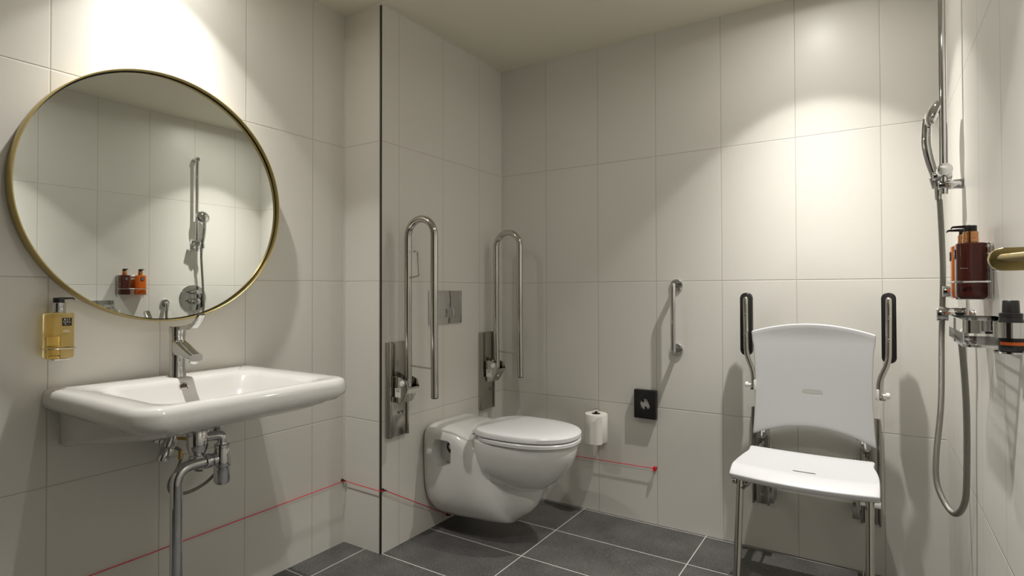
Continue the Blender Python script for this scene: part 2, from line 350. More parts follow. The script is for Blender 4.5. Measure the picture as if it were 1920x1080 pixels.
obj('wall_bracket', [box(XL, XL+.004, sy-.012, sy+.012, sz-.004, sz+.06, .001), cyl((XL+.002, sy-.008, sz+.028), (sx-.029, sy-.008, sz+.028), .002), cyl((XL+.002, sy+.008, sz+.028), (sx-.029, sy+.008, sz+.028), .002),
                     box(XL+.002, sx+.024, sy-.018, sy+.018, sz-.0045, sz-.001, .001)], M['chrome'], hd)

# ------------------------------------------------------------------ washbasin
BX0, BX1, BY0, BY1, BZ = XL, -1.418, .622, 1.262, .840
t = thing('washbasin', (XL, .942, .66), 'white ceramic wall-hung washbasin with rounded front corners below the round mirror', 'washbasin')
N6 = 10
def dloop(x0, x1, y0, y1, r, z, rb=.004):
    """closed loop: square at the wall (x0), rounded front corners; z is a number or a function of x"""
    pts = []
    for cx_, cy_, a0, rr in ((x1-r, y1-r, 0, r), (x0+rb, y1-rb, 90, rb), (x0+rb, y0+rb, 180, rb), (x1-r, y0+r, 270, r)):
        for k in range(N6+1):
            a = math.radians(a0+90*k/N6); px, py = cx_+rr*math.cos(a), cy_+rr*math.sin(a)
            pts.append((px, py, z(px, py) if callable(z) else z))
    return pts
def under(px, py): return .662 + .112*max(0, min(1, (px-XL)/(BX1-XL)))**1.25
def bow(d):
    return dict(x0=BX0, x1=BX1-d, y0=BY0+d, y1=BY1-d)
L_ = []
L_.append(dloop(BX0, BX1-.10, BY0+.10, BY1-.10, .06, lambda x, y: under(x, y)-.006))
L_.append(dloop(BX0, BX1-.045, BY0+.055, BY1-.055, .07, lambda x, y: under(x, y)+.002))
L_.append(dloop(BX0, BX1-.030, BY0+.045, BY1-.045, .07, lambda x, y: under(x, y)+.012))
L_.append(dloop(BX0, BX1-.024, BY0+.042, BY1-.042, .07, lambda x, y: max(.770, under(x, y)+.014)))
L_.append(dloop(BX0, BX1-.016, BY0+.018, BY1-.018, .068, .776))
L_.append(dloop(BX0, BX1-.004, BY0+.004, BY1-.004, .068, .790))
L_.append(dloop(BX0, BX1, BY0, BY1, .070, .806))
L_.append(dloop(BX0, BX1-.003, BY0+.003, BY1-.003, .068, .822))
L_.append(dloop(BX0, BX1-.010, BY0+.008, BY1-.008, .064, .834))
L_.append(dloop(BX0, BX1-.022, BY0+.018, BY1-.018, .058, .8385))
L_.append(dloop(BX0, BX1-.036, BY0+.034, BY1-.034, .052, .839))
def inner(d, z, r, back):
    return dloop(BX0+back, BX1-.045-d, BY0+.078+d, BY1-.078-d, r, z, rb=r*.8)
L_.append(inner(-.008, .8385, .070, .118)); L_.append(inner(.004, .834, .075, .127)); L_.append(inner(.016, .822, .08, .134))
L_.append(inner(.034, .790, .085, .150)); L_.append(inner(.055, .760, .08, .172)); L_.append(inner(.085, .742, .07, .20)); L_.append(inner(.14, .735, .05, .24))
basin = loft(L_)
obj('basin', basin, M['ceramic'], t, angle=60)
o = obj('overflow_ring', loft([[(XL+.1365+h, .945+r*math.cos(a), .812+r*math.sin(a)) for a in [2*PI*k/32 for k in range(32)]] for r, h in [(.0145, -.004), (.0145, .0055), (.0128, .0065), (.0112, .005), (.0112, -.004)]], cap=False), M['chrome'], t)
obj('overflow_hole', lathe((XL+.134, .945, .812), [(0, 0), (.0113, 0), (.0113, .006), (0, .006)], 'X'), M['card'], t)
obj('drain_cover', lathe((-1.74, .945, .734), [(.03, 0), (.032, .002), (.03, .004), (0, .006)]), M['chrome'], t)

# ------------------------------------------------------------------ basin tap
fx, fy, fz = -1.925, .957, .839
t = thing('basin_tap', (fx, fy, fz), 'chrome single-lever mixer tap with a long cranked lever on the washbasin', 'tap')
body = lathe((fx, fy, fz), [(.0265, 0), (.0262, .003), (.0245, .012), (.0235, .03), (.0235, .131), (.0228, .1325)])
obj('tap_body', body, M['chrome'], t)
sp_pts = [(fx+.005, fy, fz+.098), (fx+.05, fy, fz+.088), (fx+.095, fy, fz+.074), (fx+.118, fy, fz+.068)]
lo = []
for (px, py, pz), (wv, hv) in zip(sp_pts, ((.021, .030), (.021, .021), (.020, .014), (.019, .0115))):
    lo.append([(px, py+wv*math.copysign(abs(math.cos(a))**.6, math.cos(a)), pz+hv*math.copysign(abs(math.sin(a))**.6, math.sin(a))) for a in [2*PI*k/24 for k in range(24)]])
obj('spout', loft(lo), M['chrome'], t)
obj('aerator', cyl((fx+.102, fy, fz+.064), (fx+.099, fy, fz+.050), .0125, bev=.001), M['chrome'], t)
obj('tap_cap', lathe((fx, fy, fz), [(.0228, .1325), (.0245, .1335), (.0245, .162), (.0235, .164), (0, .165)]), M['chrome'], t)
lv = [(fx+.012, fy, fz+.157), (fx+.055, fy+.002, fz+.161), (fx+.098, fy+.004, fz+.169), (fx+.118, fy+.005, fz+.186), (fx+.136, fy+.006, fz+.2065)]
lo = []
for i, p in enumerate(lv):
    p = Vector(p); tn = (Vector(lv[min(i+1, 4)])-Vector(lv[max(i-1, 0)])).normalized(); nn = Vector((0, 1, 0)); uu = tn.cross(nn)
    wv, hv = ((.010, .006), (.0095, .0075), (.0095, .0085), (.0095, .0075), (.009, .006))[i]
    lo.append([p+nn*a*wv+uu*b*hv for a, b in ((-1, -.8), (-.8, -1), (.8, -1), (1, -.8), (1, .8), (.8, 1), (-.8, 1), (-1, .8))])
obj('lever', loft(lo), M['chrome'], t)

# ------------------------------------------------------------------ siphon and pipes under the basin
dx, dy = -1.775, .945
t = thing('bottle_trap', (dx, dy, 0), 'chrome bottle trap and waste pipe under the washbasin running down to the floor', 'waste pipe')
obj('tailpiece', lathe((dx, dy, .58), [(.018, 0), (.018, .012), (.026, .014), (.026, .022), (.022, .03), (.030, .052), (.031, .062), (.031, .105), (.029, .108)]), M['chrome'], t)
tx, ty = -1.745, 1.006
obj('trap_elbow', tube(smooth_path([(dx, dy, .60), (dx, dy, .572), (dx+.005, dy+.012, .572)], .01) , .017), M['steel'], t)
obj('trap_cup', lathe((tx, ty, .505), [(0, 0), (.012, .001), (.021, .006), (.0245, .015), (.0245, .058), (.0265, .060), (.0275, .066), (.0265, .085), (.0225, .118), (.0235, .119), (.0235, .128), (.017, .130), (.016, .134)]), M['chrome'], t)
obj('inlet_tube', tube(smooth_path([(tx, ty, .635), (tx, ty, .662), (dx+.002, dy+.004, .662), (dx, dy, .655)], .016), .015), M['chrome'], t)
obj('waste_pipe', tube(smooth_path([(tx-.006, ty-.02, .590), (-1.755, .872, .590), (-1.755, .872, .0)], .052, 10), .0172, 24), M['chrome'], t)
obj('coupling', [cyl((-1.748, .952, .590), (-1.748, .968, .590), .0225, bev=.001), cyl((-1.7475, .976, .590), (-1.7465, .988, .590), .020, bev=.001)], M['chrome'], t)
obj('floor_rosette', lathe((-1.755, .872, 0), [(.035, 0), (.034, .004), (.022, .010), (.0175, .012)]), M['chrome'], t)

def angle_valve(loc, d, name, label):
    v = thing(name, loc, label, 'valve', None)
    p = Vector(loc); dd = Vector(d).normalized(); q1 = p+Vector((.075, 0, .0))
    obj('valve_body', [cyl(p, p+Vector((.004, 0, 0)), .027, bev=.001), cyl(p, q1+Vector((.008, 0, 0)), .013), cyl(q1-dd*.026, q1+dd*.030, .0195, bev=.001)], M['chrome'], v)
    obj('valve_handle', cyl(q1+dd*.032, q1+dd*.074, .0215, r2=.0200, bev=.0015), M['chrome'], v)
    return v
angle_valve((XL, .940, .640), (.10, -.40, -.85), 'angle_valve', 'chrome angle stop valve tilted down to the left beneath the washbasin')
t = thing('supply_hose', (-1.95, .92, .62), 'thin braided tap hose looping beside the waste pipe under the washbasin', 'hose')
obj('hose_tube', tube(spline([(-1.945, .945, .612), (-1.93, .972, .590), (-1.925, .965, .548), (-1.925, .935, .500), (-1.93, .945, .462), (-1.93, 1.00, .448), (-1.915, 1.060, .475), (-1.87, 1.075, .545), (-1.85, 1.05, .66)], 10), .0052, 12), M['hose'], t)
obj('brass_nut', [cyl((-1.95, .932, .622), (-1.944, .948, .610), .0095, seg=6), cyl((-1.93, .972, .592), (-1.927, .969, .566), .0068)], M['brassf'], t)
t = thing('supply_hose', (-1.93, .93, .66), 'short tap hose rising into the washbasin underside beside the drain', 'hose')
obj('hose_tube', tube(spline([(-1.86, 1.02, .625), (-1.85, 1.045, .648), (-1.85, 1.052, .70)], 8), .0095, 12), M['hose'], t)
obj('brass_nut', [cyl((-1.925, .925, .650), (-1.915, .945, .641), .0085, seg=6), cyl((-1.916, .943, .642), (-1.86, 1.02, .625), .005)], M['brassf'], t)

# ------------------------------------------------------------------ fold-up grab rails
def grab_rail(Y):
    t = thing('fold_up_rail', (XT, Y, .48), 'polished steel fold-up grab rail with a paper hook, nearest the wall corner', 'grab rail', 'fold-up grab rails')
    px0, px1, z0, z1 = XT, XT+.022, .484, .896
    obj('wall_plate', [box(px0, px0+.016, Y-.062, Y+.062, z0, z1, .003), box(px0+.014, px0+.024, Y-.046, Y+.038, z0+.004, z0+.178, .003),
                       box(px0+.014, px0+.020, Y-.046, Y+.030, z0+.262, z1-.004, .003), box(px0+.014, px0+.026, Y-.06, Y-.048, z0, z1, .002), box(px0+.014, px0+.024, Y+.048, Y+.06, z0, z1, .002)], M['brushed'], t)
    obj('screw_head', [cyl((px0+.02, Y-.004, z0+.105), (px0+.034, Y-.004, z0+.105), .005, bev=.001), cyl((px0+.02, Y+.016, z0+.105), (px0+.036, Y+.016, z0+.105), .006, bev=.001)], M['steel'], t)
    side = [(px0+.012, .640), (px0+.012, .745), (px0+.060, .748), (px0+.100, .735), (px0+.108, .705), (px0+.070, .645), (px0+.055, .636)]
    obj('hinge_bracket', [prism([(a, b) for a, b in side], 'Y', Y-.038, Y-.033, .001), prism([(a, b) for a, b in side], 'Y', Y+.033, Y+.038, .001),
                          box(px0+.012, px0+.018, Y-.036, Y+.036, .640, .745), prism([(px0+.060, .640), (px0+.066, .638), (px0+.106, .698), (px0+.104, .706)], 'Y', Y-.035, Y+.035)], M['steel'], t)
    for s in (-1, 1):
        k = obj('hinge_cap', lathe((px0+.078, Y+s*.038, .722), [(.0125, 0), (.0125, s*.004), (.010, s*.008), (0, s*.0095)], 'Y'), M['whitep'], t); k['label'] = 'white plastic hinge cap'
    xi, xo = px0+.0735, px0+.2215
    rr = (xo-xi)/2
    pts = [(xi+.004, Y, .665), (xi, Y, .95), (xi, Y, 1.345)]
    for k in range(1, 16):
        a = PI-PI*k/16; pts.append(((xi+xo)/2+rr*math.cos(a), Y, 1.350+rr*math.sin(a)))
    pts += [(xo, Y, 1.345), (xo, Y, .95), (xo+.003, Y, .672)]
    obj('tube', tube(pts, .0158, 24), M['steel'], t)
    obj('end_cap', lathe((xo+.003, Y, .672), [(.0148, 0), (.0148, -.003), (.012, -.004), (0, -.004)]), M['black'], t)
    obj('cross_rod', cyl((xi, Y, .797), (xo, Y, .791), .0038, 12), M['steel'], t)
    o = obj('rating_label', box(px0+.035, px0+.068, Y-.0388, Y-.0381, .662, .70), M['ink'], t); o['label'] = 'pale rating label'
    text('lettering', 'CE', .016, M['labelb'], o, (px0+.030+.021, Y-.0392, .690), (0, -1, 0))
    return t
r1 = grab_rail(1.800)
r2 = copy_tree(r1); r2.location.y = 2.475
r2['label'] = 'polished steel fold-up grab rail between the toilet and the back corner'
obj('paper_hook', tube(smooth_path([(XT+.0735, 1.8, 1.172), (XT+.138, 1.8, 1.182), (XT+.129, 1.8, 1.285), (XT+.105, 1.8, 1.287)], .012, 5), .0038, 12), M['steel'], r1)

# ------------------------------------------------------------------ flush plate
t = thing('flush_plate', (XT, 2.137, 1.035), 'rectangular polished steel flush plate on the wall behind the left grab rail', 'flush plate')
obj('plate', box(XT, XT+.011, 2.015, 2.257, .957, 1.118, .0015), M['chrome'], t)
obj('button', [box(XT+.011, XT+.0135, 2.034, 2.178, .990, 1.030, .001), box(XT+.011, XT+.0125, 2.034, 2.212, 1.034, 1.036), box(XT+.011, XT+.0125, 2.034, 2.212, .985, .987)], M['chrome'], t)
o = obj('button', box(XT+.011, XT+.0135, 2.182, 2.212, .990, 1.030, .001), M['chrome'], t)

# ------------------------------------------------------------------ toilet
CY = 2.137
t = thing('toilet', (XT, CY, .08), 'white wall-hung toilet with a closed lid between the two grab rails', 'toilet')
secs = [(-1.7708, .152, .100, .490), (-1.755, .168, .088, .500), (-1.72, .178, .080, .506), (-1.66, .182, .076, .503), (-1.60, .182, .075, .497), (-1.565, .181, .076, .488), (-1.54, .180, .077, .474), (-1.51, .176, .078, .464),
        (-1.485, .170, .079, .455), (-1.46, .158, .080, .448), (-1.435, .142, .084, .43), (-1.41, .126, .088, .42), (-1.36, .104, .100, .38), (-1.31, .088, .124, .35), (-1.275, .072, .150, .33), (-1.252, .056, .178, .31), (-1.238, .040, .206, .29), (-1.231, .018, .232, .27)]
lo = []
for i, (x, hw, zb, zt) in enumerate(secs):
    L1 = []
    for k in range(56):
        a = 2*PI*k/56; c, s = math.cos(a), math.sin(a)
        if s >= 0: n = 6 if x < -1.5 else 4
        else: n = 3.6-1.2*max(0, min(1, (x+1.62)/.22))
        taper = 1.0 if s >= 0 else (1-.10*abs(s))
        zm = zb+(zt-zb)*.62
        z = zm+(zt-zm)*abs(s)**(2/n) if s >= 0 else zm-(zm-zb)*abs(s)**(2/n)
        sh = .10*math.exp(-((x+1.44)/.060)**2)*max(0, min(1, (.30-z)/.30))
        L1.append((x+sh, CY+hw*taper*math.copysign(abs(c)**(2/n), c), z))
    lo.append(L1)
body = loft(lo)
def egg(xf, xb, hw, z, n=64, dx=0):
    xc = xb+(xf-xb)*.42; pts = []
    for k in range(n):
        a = 2*PI*k/n; c, s = math.cos(a), math.sin(a)
        if c >= 0: p = (xc+(xf-xc)*abs(c)**(2/2.15), hw*math.copysign(abs(s)**(2/2.25), s))
        else: p = (xc-(xc-xb)*abs(c)**(2/3.4), hw*math.copysign(abs(s)**(2/2.6), s))
        pts.append((p[0], CY+p[1], z))
    return pts
bowl = loft([egg(-1.30, -1.40, .03, .226), egg(-1.262, -1.45, .065, .238), egg(-1.21, -1.49, .098, .262), egg(-1.160, -1.52, .130, .295), egg(-1.118, -1.53, .154, .335), egg(-1.092, -1.535, .168, .375), egg(-1.076, -1.535, .176, .415), egg(-1.069, -1.535, .180, .45), egg(-1.072, -1.533, .178, .4625), egg(-1.08, -1.53, .172, .465)])
win = prism(rrect(-1.692, -1.588, .330, .447, .028), 'Y', CY-.30, CY-.118)
tb = boolean(body, [bowl, win], ['UNION', 'DIFFERENCE'])
obj('pan', tb, M['ceramic'], t, angle=50)
obj('fixing_bolt', [lathe((-1.628, CY-.119, .404), [(.030, 0), (.030, -.004), (.026, -.006), (0, -.006)], 'Y')], M['black'], t)
o = obj('bolt_plate', [box(-1.642, -1.618, CY-.130, CY-.124, .397, .415, .001)], M['chrome'], t)
seat = loft([egg(-1.064, -1.500, .181, .466), egg(-1.058, -1.502, .185, .470), egg(-1.057, -1.502, .186, .482), egg(-1.062, -1.500, .182, .4865)])
obj('seat_ring', seat, M['lid'], t)
lidm = loft([egg(-1.062, -1.512, .182, .4895), egg(-1.056, -1.515, .187, .493), egg(-1.055, -1.516, .188, .508), egg(-1.060, -1.514, .184, .5145), egg(-1.075, -1.505, .172, .5175), egg(-1.13, -1.47, .13, .5195), egg(-1.22, -1.40, .06, .5205)])
obj('lid', lidm, M['lid'], t)
obj('hinge', [cyl((-1.520, CY-.10, .482), (-1.520, CY-.05, .482), .010), cyl((-1.520, CY+.05, .482), (-1.520, CY+.10, .482), .010), box(-1.53, -1.50, CY-.10, CY+.10, .466, .480, .003)], M['lid'], t)

# ------------------------------------------------------------------ toilet roll and its holder
rx, ry = -1.160, YB-.082
t = thing('paper_roll_holder', (rx, YB, .50), 'chrome upright toilet roll holder on the back wall right of the toilet', 'roll holder')
obj('spindle', [cyl((rx, ry, .362), (rx, ry, .515), .006), lathe((rx, ry, .512), [(.004, 0), (.0135, .020), (.0135, .023), (0, .024)])], M['chrome'], t)
obj('arm', [tube(smooth_path([(rx, ry, .372), (rx, ry, .362), (rx, YB-.004, .362)], .008), .006), lathe((rx, YB, .362), [(.022, 0), (.022, -.004), (.020, -.006), (0, -.006)], 'Y')], M['chrome'], t)
t = thing('toilet_roll', (rx, ry, .376), 'white toilet paper roll standing on the chrome holder right of the toilet', 'toilet roll')
ri, ro, z0, z1 = .0215, .056, .376, .512
obj('paper', loft([[(rx+r*math.cos(a), ry+r*math.sin(a), z) for a in [2*PI*k/56 for k in range(56)]] for r, z in [(ri, z0), (ro-.002, z0), (ro, z0+.003), (ro, z1-.003), (ro-.002, z1), (ri, z1), (ri, z0)]], cap=False), M['paper'], t)
obj('core', loft([[(rx+r*math.cos(a), ry+r*math.sin(a), z) for a in [2*PI*k/40 for k in range(40)]] for r, z in [(ri-.0003, z0), (ri-.0003, z1-.001), (ri-.0015, z1-.001), (ri-.0015, z0), (ri-.0003, z0)]], cap=False), M['card'], t)
# loose sheet folded to a point
lo = []
for i in range(15):
    a = math.radians(-150+ i*8.2); rr = ro+.0012+.0014*math.sin(i*1.3)
    top = z1-.010-.094*max(0, (11-i)/11)**1.0 if i < 11 else z1-.006
    lo.append([(rx+rr*math.cos(a), ry+rr*math.sin(a), z0-.004+(top-z0+.004)*k/6) for k in range(7)])
bmx = loft(lo, cap=False, closed_u=False)
geo = bmesh.ops.extrude_face_region(bmx, geom=bmx.faces[:]); 
for v in [e for e in geo['geom'] if isinstance(e, bmesh.types.BMVert)]: v.co = v.co + (v.co-Vector((rx, ry, v.co.z))).normalized()*.0006
obj('loose_sheet', bmx, M['paper'], t)

# ------------------------------------------------------------------ black bag dispenser
t = thing('bag_dispenser', (-.930, YB, .57), 'black wall dispenser box with a round window, right of the toilet roll', 'dispenser')
bx = boolean(box(-.985, -.877, YB-.030, YB, .503, .640, .003), [cyl((-.9305, YB-.05, .572), (-.9305, YB-.012, .572), .027, 40)], ['DIFFERENCE'])
obj('case', bx, M['blackp'], t)
pb = lathe((-.9305, YB-.011, .572), [(.0268, 0), (.0262, -.002), (.018, -.003), (0, -.004)], 'Y')
for v in pb.verts: v.co.y -= .004*math.sin(v.co.x*210+v.co.z*90)
o = obj('bag_stack', pb, M['plastic_bag'], t); o['label'] = 'white folded bags showing through the window'

# ------------------------------------------------------------------ short vertical grab bar
t = thing('vertical_grab_bar', (-.783, YB, .99), 'short vertical chrome grab bar on the back wall above the black dispenser', 'grab bar')
obj('bar', tube(smooth_path([(-.783, YB-.004, 1.140), (-.783, YB-.060, 1.140), (-.783, YB-.060, .838), (-.783, YB-.004, .838)], .004, 3), .0115, 20), M['chrome'], t)
for z in (1.140, .838):
    obj('flange', lathe((-.783, YB, z), [(.030, 0), (.030, -.006), (.028, -.009), (0, -.009)], 'Y'), M['chrome'], t)

# ------------------------------------------------------------------ folding shower seat
t = thing('folding_shower_chair', (-.215, YB, 0), 'white folding shower seat with backrest and black arm pads on the back wall', 'shower seat')
SY = YB-.118
def rail(x):
    return [box(x-.034, x+.034, YB-.004, YB, .196, .612, .001), box(x-.034, x-.026, YB-.022, YB, .196, .612, .002), box(x+.026, x+.034, YB-.022, YB, .196, .612, .002), lathe((x+.004, YB-.004, .235), [(.009, 0), (.009, -.003), (0, -.004)], 'Y')]
for x in (-.4215, -.0205): obj('wall_rail', rail(x), M['brushed'], t)
for x, s in ((-.405, -1), (-.035, 1)):
    obj('frame_side', [tube([(x, SY+.026, .80), (x, SY+.028, .50)], .0125, 18), box(x-.016, x+.016, YB-.10, YB-.02, .505, .585, .003), cyl((x-.03, SY+.032, .545), (x+.03, SY+.032, .545), .009),
                       tube([(x, SY+.03, .478), (x, 2.13, .462)], .0115, 16), cyl((x-.026, SY+.03, .585), (x-.018, SY+.03, .585), .011), cyl((x+.018, SY+.03, .560), (x+.03, SY+.03, .560), .011)], M['steel'], t)
    obj('stay', [cyl((x+.012*-s, 2.095, .425), (x+.036*-s, 2.50, .40), .0045, 10), cyl((x+.036*-s, 2.50, .40), (x+.034*-s, 2.56, .475), .0045, 10), box(x-.012-s*.034, x+.012-s*.034, 2.545, 2.63, .235, .30, .002)], M['brushed'], t)
# backrest
def brest(u, v):
    hw = .2165-.010*math.sin(PI*min(1, max(0, v*.95+.02)))**1.0 + (.003 if v > .9 else 0)
    zt = .947+.036*(1-(2*u-1)**2); zb = .520+.052*(1-(2*u-1)**2)
    return (-.2165+(2*u-1)*hw, zb+(zt-zb)*v)
out = []
nU, nV = 24, 16
for k in range(nU+1): out.append(brest(k/nU, 0))
for k in range(1, nV+1): out.append(brest(1, k/nV))
for k in range(1, nU+1): out.append(brest(1-k/nU, 1))
for k in range(1, nV): out.append(brest(0, 1-k/nV))
grid = bmesh.new(); nU, nV = 32, 22
def ysurf(x, z): return SY-.010 + .020*(1-((x+.2165)/.2165)**2) + (-.006*max(0, (z-.93)/.05) if z > .93 else 0)
V0 = [[None]*(nV+1) for _ in range(nU+1)]; V1 = [[None]*(nV+1) for _ in range(nU+1)]
for i in range(nU+1):
    for j in range(nV+1):
        x, z = brest(i/nU, j/nV); y = ysurf(x, z); V0[i][j] = grid.verts.new((x, y, z)); V1[i][j] = grid.verts.new((x, y+.017, z))
def skin(bmx, V0, V1, nU, nV):
    for i in range(nU):
        for j in range(nV):
            bmx.faces.new((V0[i][j], V0[i+1][j], V0[i+1][j+1], V0[i][j+1])); bmx.faces.new((V1[i][j+1], V1[i+1][j+1], V1[i+1][j], V1[i][j]))
    for i in range(nU):
        bmx.faces.new((V1[i][0], V1[i+1][0], V0[i+1][0], V0[i][0])); bmx.faces.new((V0[i][nV], V0[i+1][nV], V1[i+1][nV], V1[i][nV]))
    for j in range(nV):
        bmx.faces.new((V0[0][j], V0[0][j+1], V1[0][j+1], V1[0][j])); bmx.faces.new((V1[nU][j], V1[nU][j+1], V0[nU][j+1], V0[nU][j]))
def soften(bmx, off, ang=55):
    bmesh.ops.recalc_face_normals(bmx, faces=bmx.faces)
    es = [e for e in bmx.edges if len(e.link_faces) == 2 and e.calc_face_angle(0) > math.radians(ang)]
    bmesh.ops.bevel(bmx, geom=es, offset=off, segments=3, affect='EDGES', profile=.5, clamp_overlap=True)
skin(grid, V0, V1, nU, nV); soften(grid, .005)
slot = prism(rrect(-.249, -.177, .699, .722, .0112), 'Y', SY-.1, SY+.1)
obj('backrest', boolean(grid, [slot], ['DIFFERENCE']), M['seatp'], t)
# seat
sb = bmesh.new(); nU, nV = 36, 26
V0 = [[None]*(nV+1) for _ in range(nU+1)]; V1 = [[None]*(nV+1) for _ in range(nU+1)]
for i in range(nU+1):
    for j in range(nV+1):
        u, v = 2*i/nU-1, j/nV        # v 0 = back, 1 = front
        hw = .213+.012*(1/(1+math.exp(-(v-.42)*11))) - .006*math.exp(-((v-.2)/.12)**2)
        if v < .06: hw -= .010*(1-v/.06)
        yb = 2.448; yf = 2.100-.022*(1-u*u)
        y = yb+(yf-yb)*v
        z = .492-.012*math.sin(PI*min(v*1.1, 1))*(1-.5*u*u) + .003*u*u
        if v > .80: z -= .026*((v-.80)/.20)**1.7
        if v < .1: z -= .006*((.1-v)/.1)**2
        x = -.2165+u*hw
        V0[i][j] = sb.verts.new((x, y, z)); V1[i][j] = sb.verts.new((x, y+(.012 if v > .9 else 0), z-.021))
skin(sb, V0, V1, nU, nV); soften(sb, .006)
slot = prism(rrect(-.250, -.176, 2.195, 2.211, .0078), 'Z', .40, .60)
obj('seat', boolean(sb, [slot], ['DIFFERENCE']), M['seatp'], t)
for x in (-.4070, -.020):
    s = -1 if x < -.2 else 1
    obj('leg', [tube([(x, 2.122, .458), (x-.001, 2.065, .17), (x-.0015, 2.032, .014)], .0125, 20)], M['steel'], t)
    obj('leg_clamp', cyl((x-.026, 2.118, .440), (x-.0115, 2.118, .440), .010, bev=.002), M['whitep'] if s > 0 else M['brushed'], t)
    obj('leg_clamp', cyl((x+.0115, 2.118, .440), (x+.030, 2.118, .440), .011, bev=.002), M['whitep'] if s > 0 else M['brushed'], t)
    obj('leg_foot', lathe((x-.0015, 2.032, 0), [(.018, 0), (.017, .006), (.014, .03), (.0135, .03)]), M['black'], t)
for s, px in ((-1, -.4585), (1, .0425)):
    xin = -.4285 if s < 0 else .0105
    pad = prism(rrect(px-.0235, px+.0235, .842, 1.106, .020), 'Y', SY+.008, SY+.036, .006)
    obj('arm_pad', pad, M['black'], t)
    yt = SY-.002
    obj('arm_tube', [tube(smooth_path([(px, yt+.004, 1.082), (px, yt, 1.06), (px+s*-.002, yt, .850), (xin, yt, .775), (xin, yt, .712)], .03, 8), 0.0105, 18), lathe((px, yt+.004, 1.082), [(.0105, 0), (.007, .006), (0, .009)])], M['steel'], t)
    for z in (1.015, .930): obj('pad_screw', lathe((px, yt-.0095, z), [(.006, 0), (.006, -.002), (.0045, -.003), (.0015, -.0032), (.0015, -.002), (0, -.002)], 'Y'), M['chrome'], t)
    k = obj('pivot_cap', [lathe((xin+s*.010, yt, .722), [(.0, 0), (.006, 0), (.006, s*.010), (.0115, s*.011), (.0115, s*.020), (.009, s*.023), (0, s*.024)], 'X')], M['whitep'], t); k['label'] = 'white plastic pivot cap'
    obj('pivot_bracket', [box(min(xin, xin-s*.010), max(xin, xin-s*.010), yt-.012, yt+.03, .702, .745, .003)], M['whitep'], t)
    obj('pivot_clip', [box(xin-.012, xin+.012+s*.008, yt-.010, yt+.010, .703, .711, .002)], M['steel'], t)

# ------------------------------------------------------------------ shower set on the right wall
bx_, by_ = .177, 2.123
t = thing('shower_rail', (XR, by_, 1.42), 'tall chrome shower riser rail with slider on the right wall', 'shower rail')
obj('bar', [cyl((bx_, by_, 1.405), (bx_, by_, 2.085), .0105, 24)], M['chrome'], t)
for z in (1.432, 2.068):
    obj('wall_bracket', [cyl((bx_-.014, by_, z), (XR, by_, z), .0145, bev=.0015)], M['chrome'], t)
obj('slider', [cyl((bx_-.026, by_+.006, 1.462), (bx_+.02, by_+.006, 1.462), .0135, bev=.001), cyl((bx_-.004, by_-.008, 1.470), (bx_+.001, by_-.040, 1.474), .019, bev=.0015), cyl((bx_-.022, by_+.03, 1.462), (bx_-.016, by_+.036, 1.43), .013, r2=.011)], M['chrome'], t)
t = thing('hand_shower', (.166, 2.155, 1.43), 'chrome hand shower hooked on the riser rail slider', 'hand shower')
hp = spline([(.166, 2.152, 1.425), (.158, 2.153, 1.465), (.1455, 2.154, 1.515), (.138, 2.155, 1.560), (.1375, 2.156, 1.59), (.139, 2.157, 1.615), (.1425, 2.157, 1.645)], 6)
n = len(hp); rad = [.0105+.003*math.sin(PI*i/n)+(.004*max(0, (i/n-.70)/.30)) for i in range(n)]
obj('handle', tube(hp, rad, 20), M['chrome'], t)
hb = bmesh.new(); c0 = Vector((.1515, 2.157, 1.660)); nrm = Vector((-.93, .0, .36)).normalized(); s_, u_ = frame_from(nrm)
rings = []
for r, h in [(0.0001, .016), (.018, .014), (.036, .006), (.046, -.004), (.048, -.012), (.046, -.016), (0.0001, -.018)]:
    rings.append([c0+nrm*h+s_*r*math.cos(a)+u_*r*math.sin(a) for a in [2*PI*k/40 for k in range(40)]])
obj('spray_head', loft(rings), M['chrome'], t)
hs = spline([(.166, 2.152, 1.425), (.170, 2.152, 1.36), (.1757, 2.165, 1.19), (.1735, 2.170, 1.06), (.1705, 2.165, .97), (.162, 2.10, .78), (.146, 2.06, .63), (.146, 2.04, .555), (.165, 2.01, .506), (.184, 1.98, .497), (.200, 1.958, .540), (.204, 1.95, .62), (.204, 1.94, .80), (.196, 1.93, .955), (.189, 1.929, 1.012)], 12)
t = thing('shower_hose', (.166, 2.152, 1.42), 'grey steel shower hose hanging in a long loop from the hand shower', 'shower hose')
obj('hose_tube', tube(hs, .0078, 16), M['hose'], t)
obj('hose_nut', cyl((.166, 2.152, 1.432), (.166, 2.150, 1.392), .0115, r2=.0095), M['chrome'], t)
obj('hose_nut', cyl((.189, 1.929, 1.014), (.1895, 1.9295, .982), .0105, r2=.0095), M['chrome'], t)
t = thing('hose_outlet', (XR, 1.93, 1.035), 'round chrome wall elbow feeding the shower hose', 'hose outlet')
obj('flange', lathe((XR, 1.93, 1.035), [(.030, 0), (.030, -.006), (.027, -.010), (0, -.010)], 'X'), M['chrome'], t)
obj('elbow', tube(smooth_path([(XR-.004, 1.93, 1.035), (.189, 1.93, 1.035), (.189, 1.93, 1.010)], .014), .0125), M['chrome'], t)
t = thing('shower_mixer', (XR, 2.12, 1.07), 'round chrome shower mixer plate with two knobs below the riser rail', 'shower mixer')
obj('plate', lathe((XR, 2.12, 1.07), [(.094, 0), (.094, -.004), (.091, -.0075), (0, -.009)], 'X', 64), M['chrome'], t)
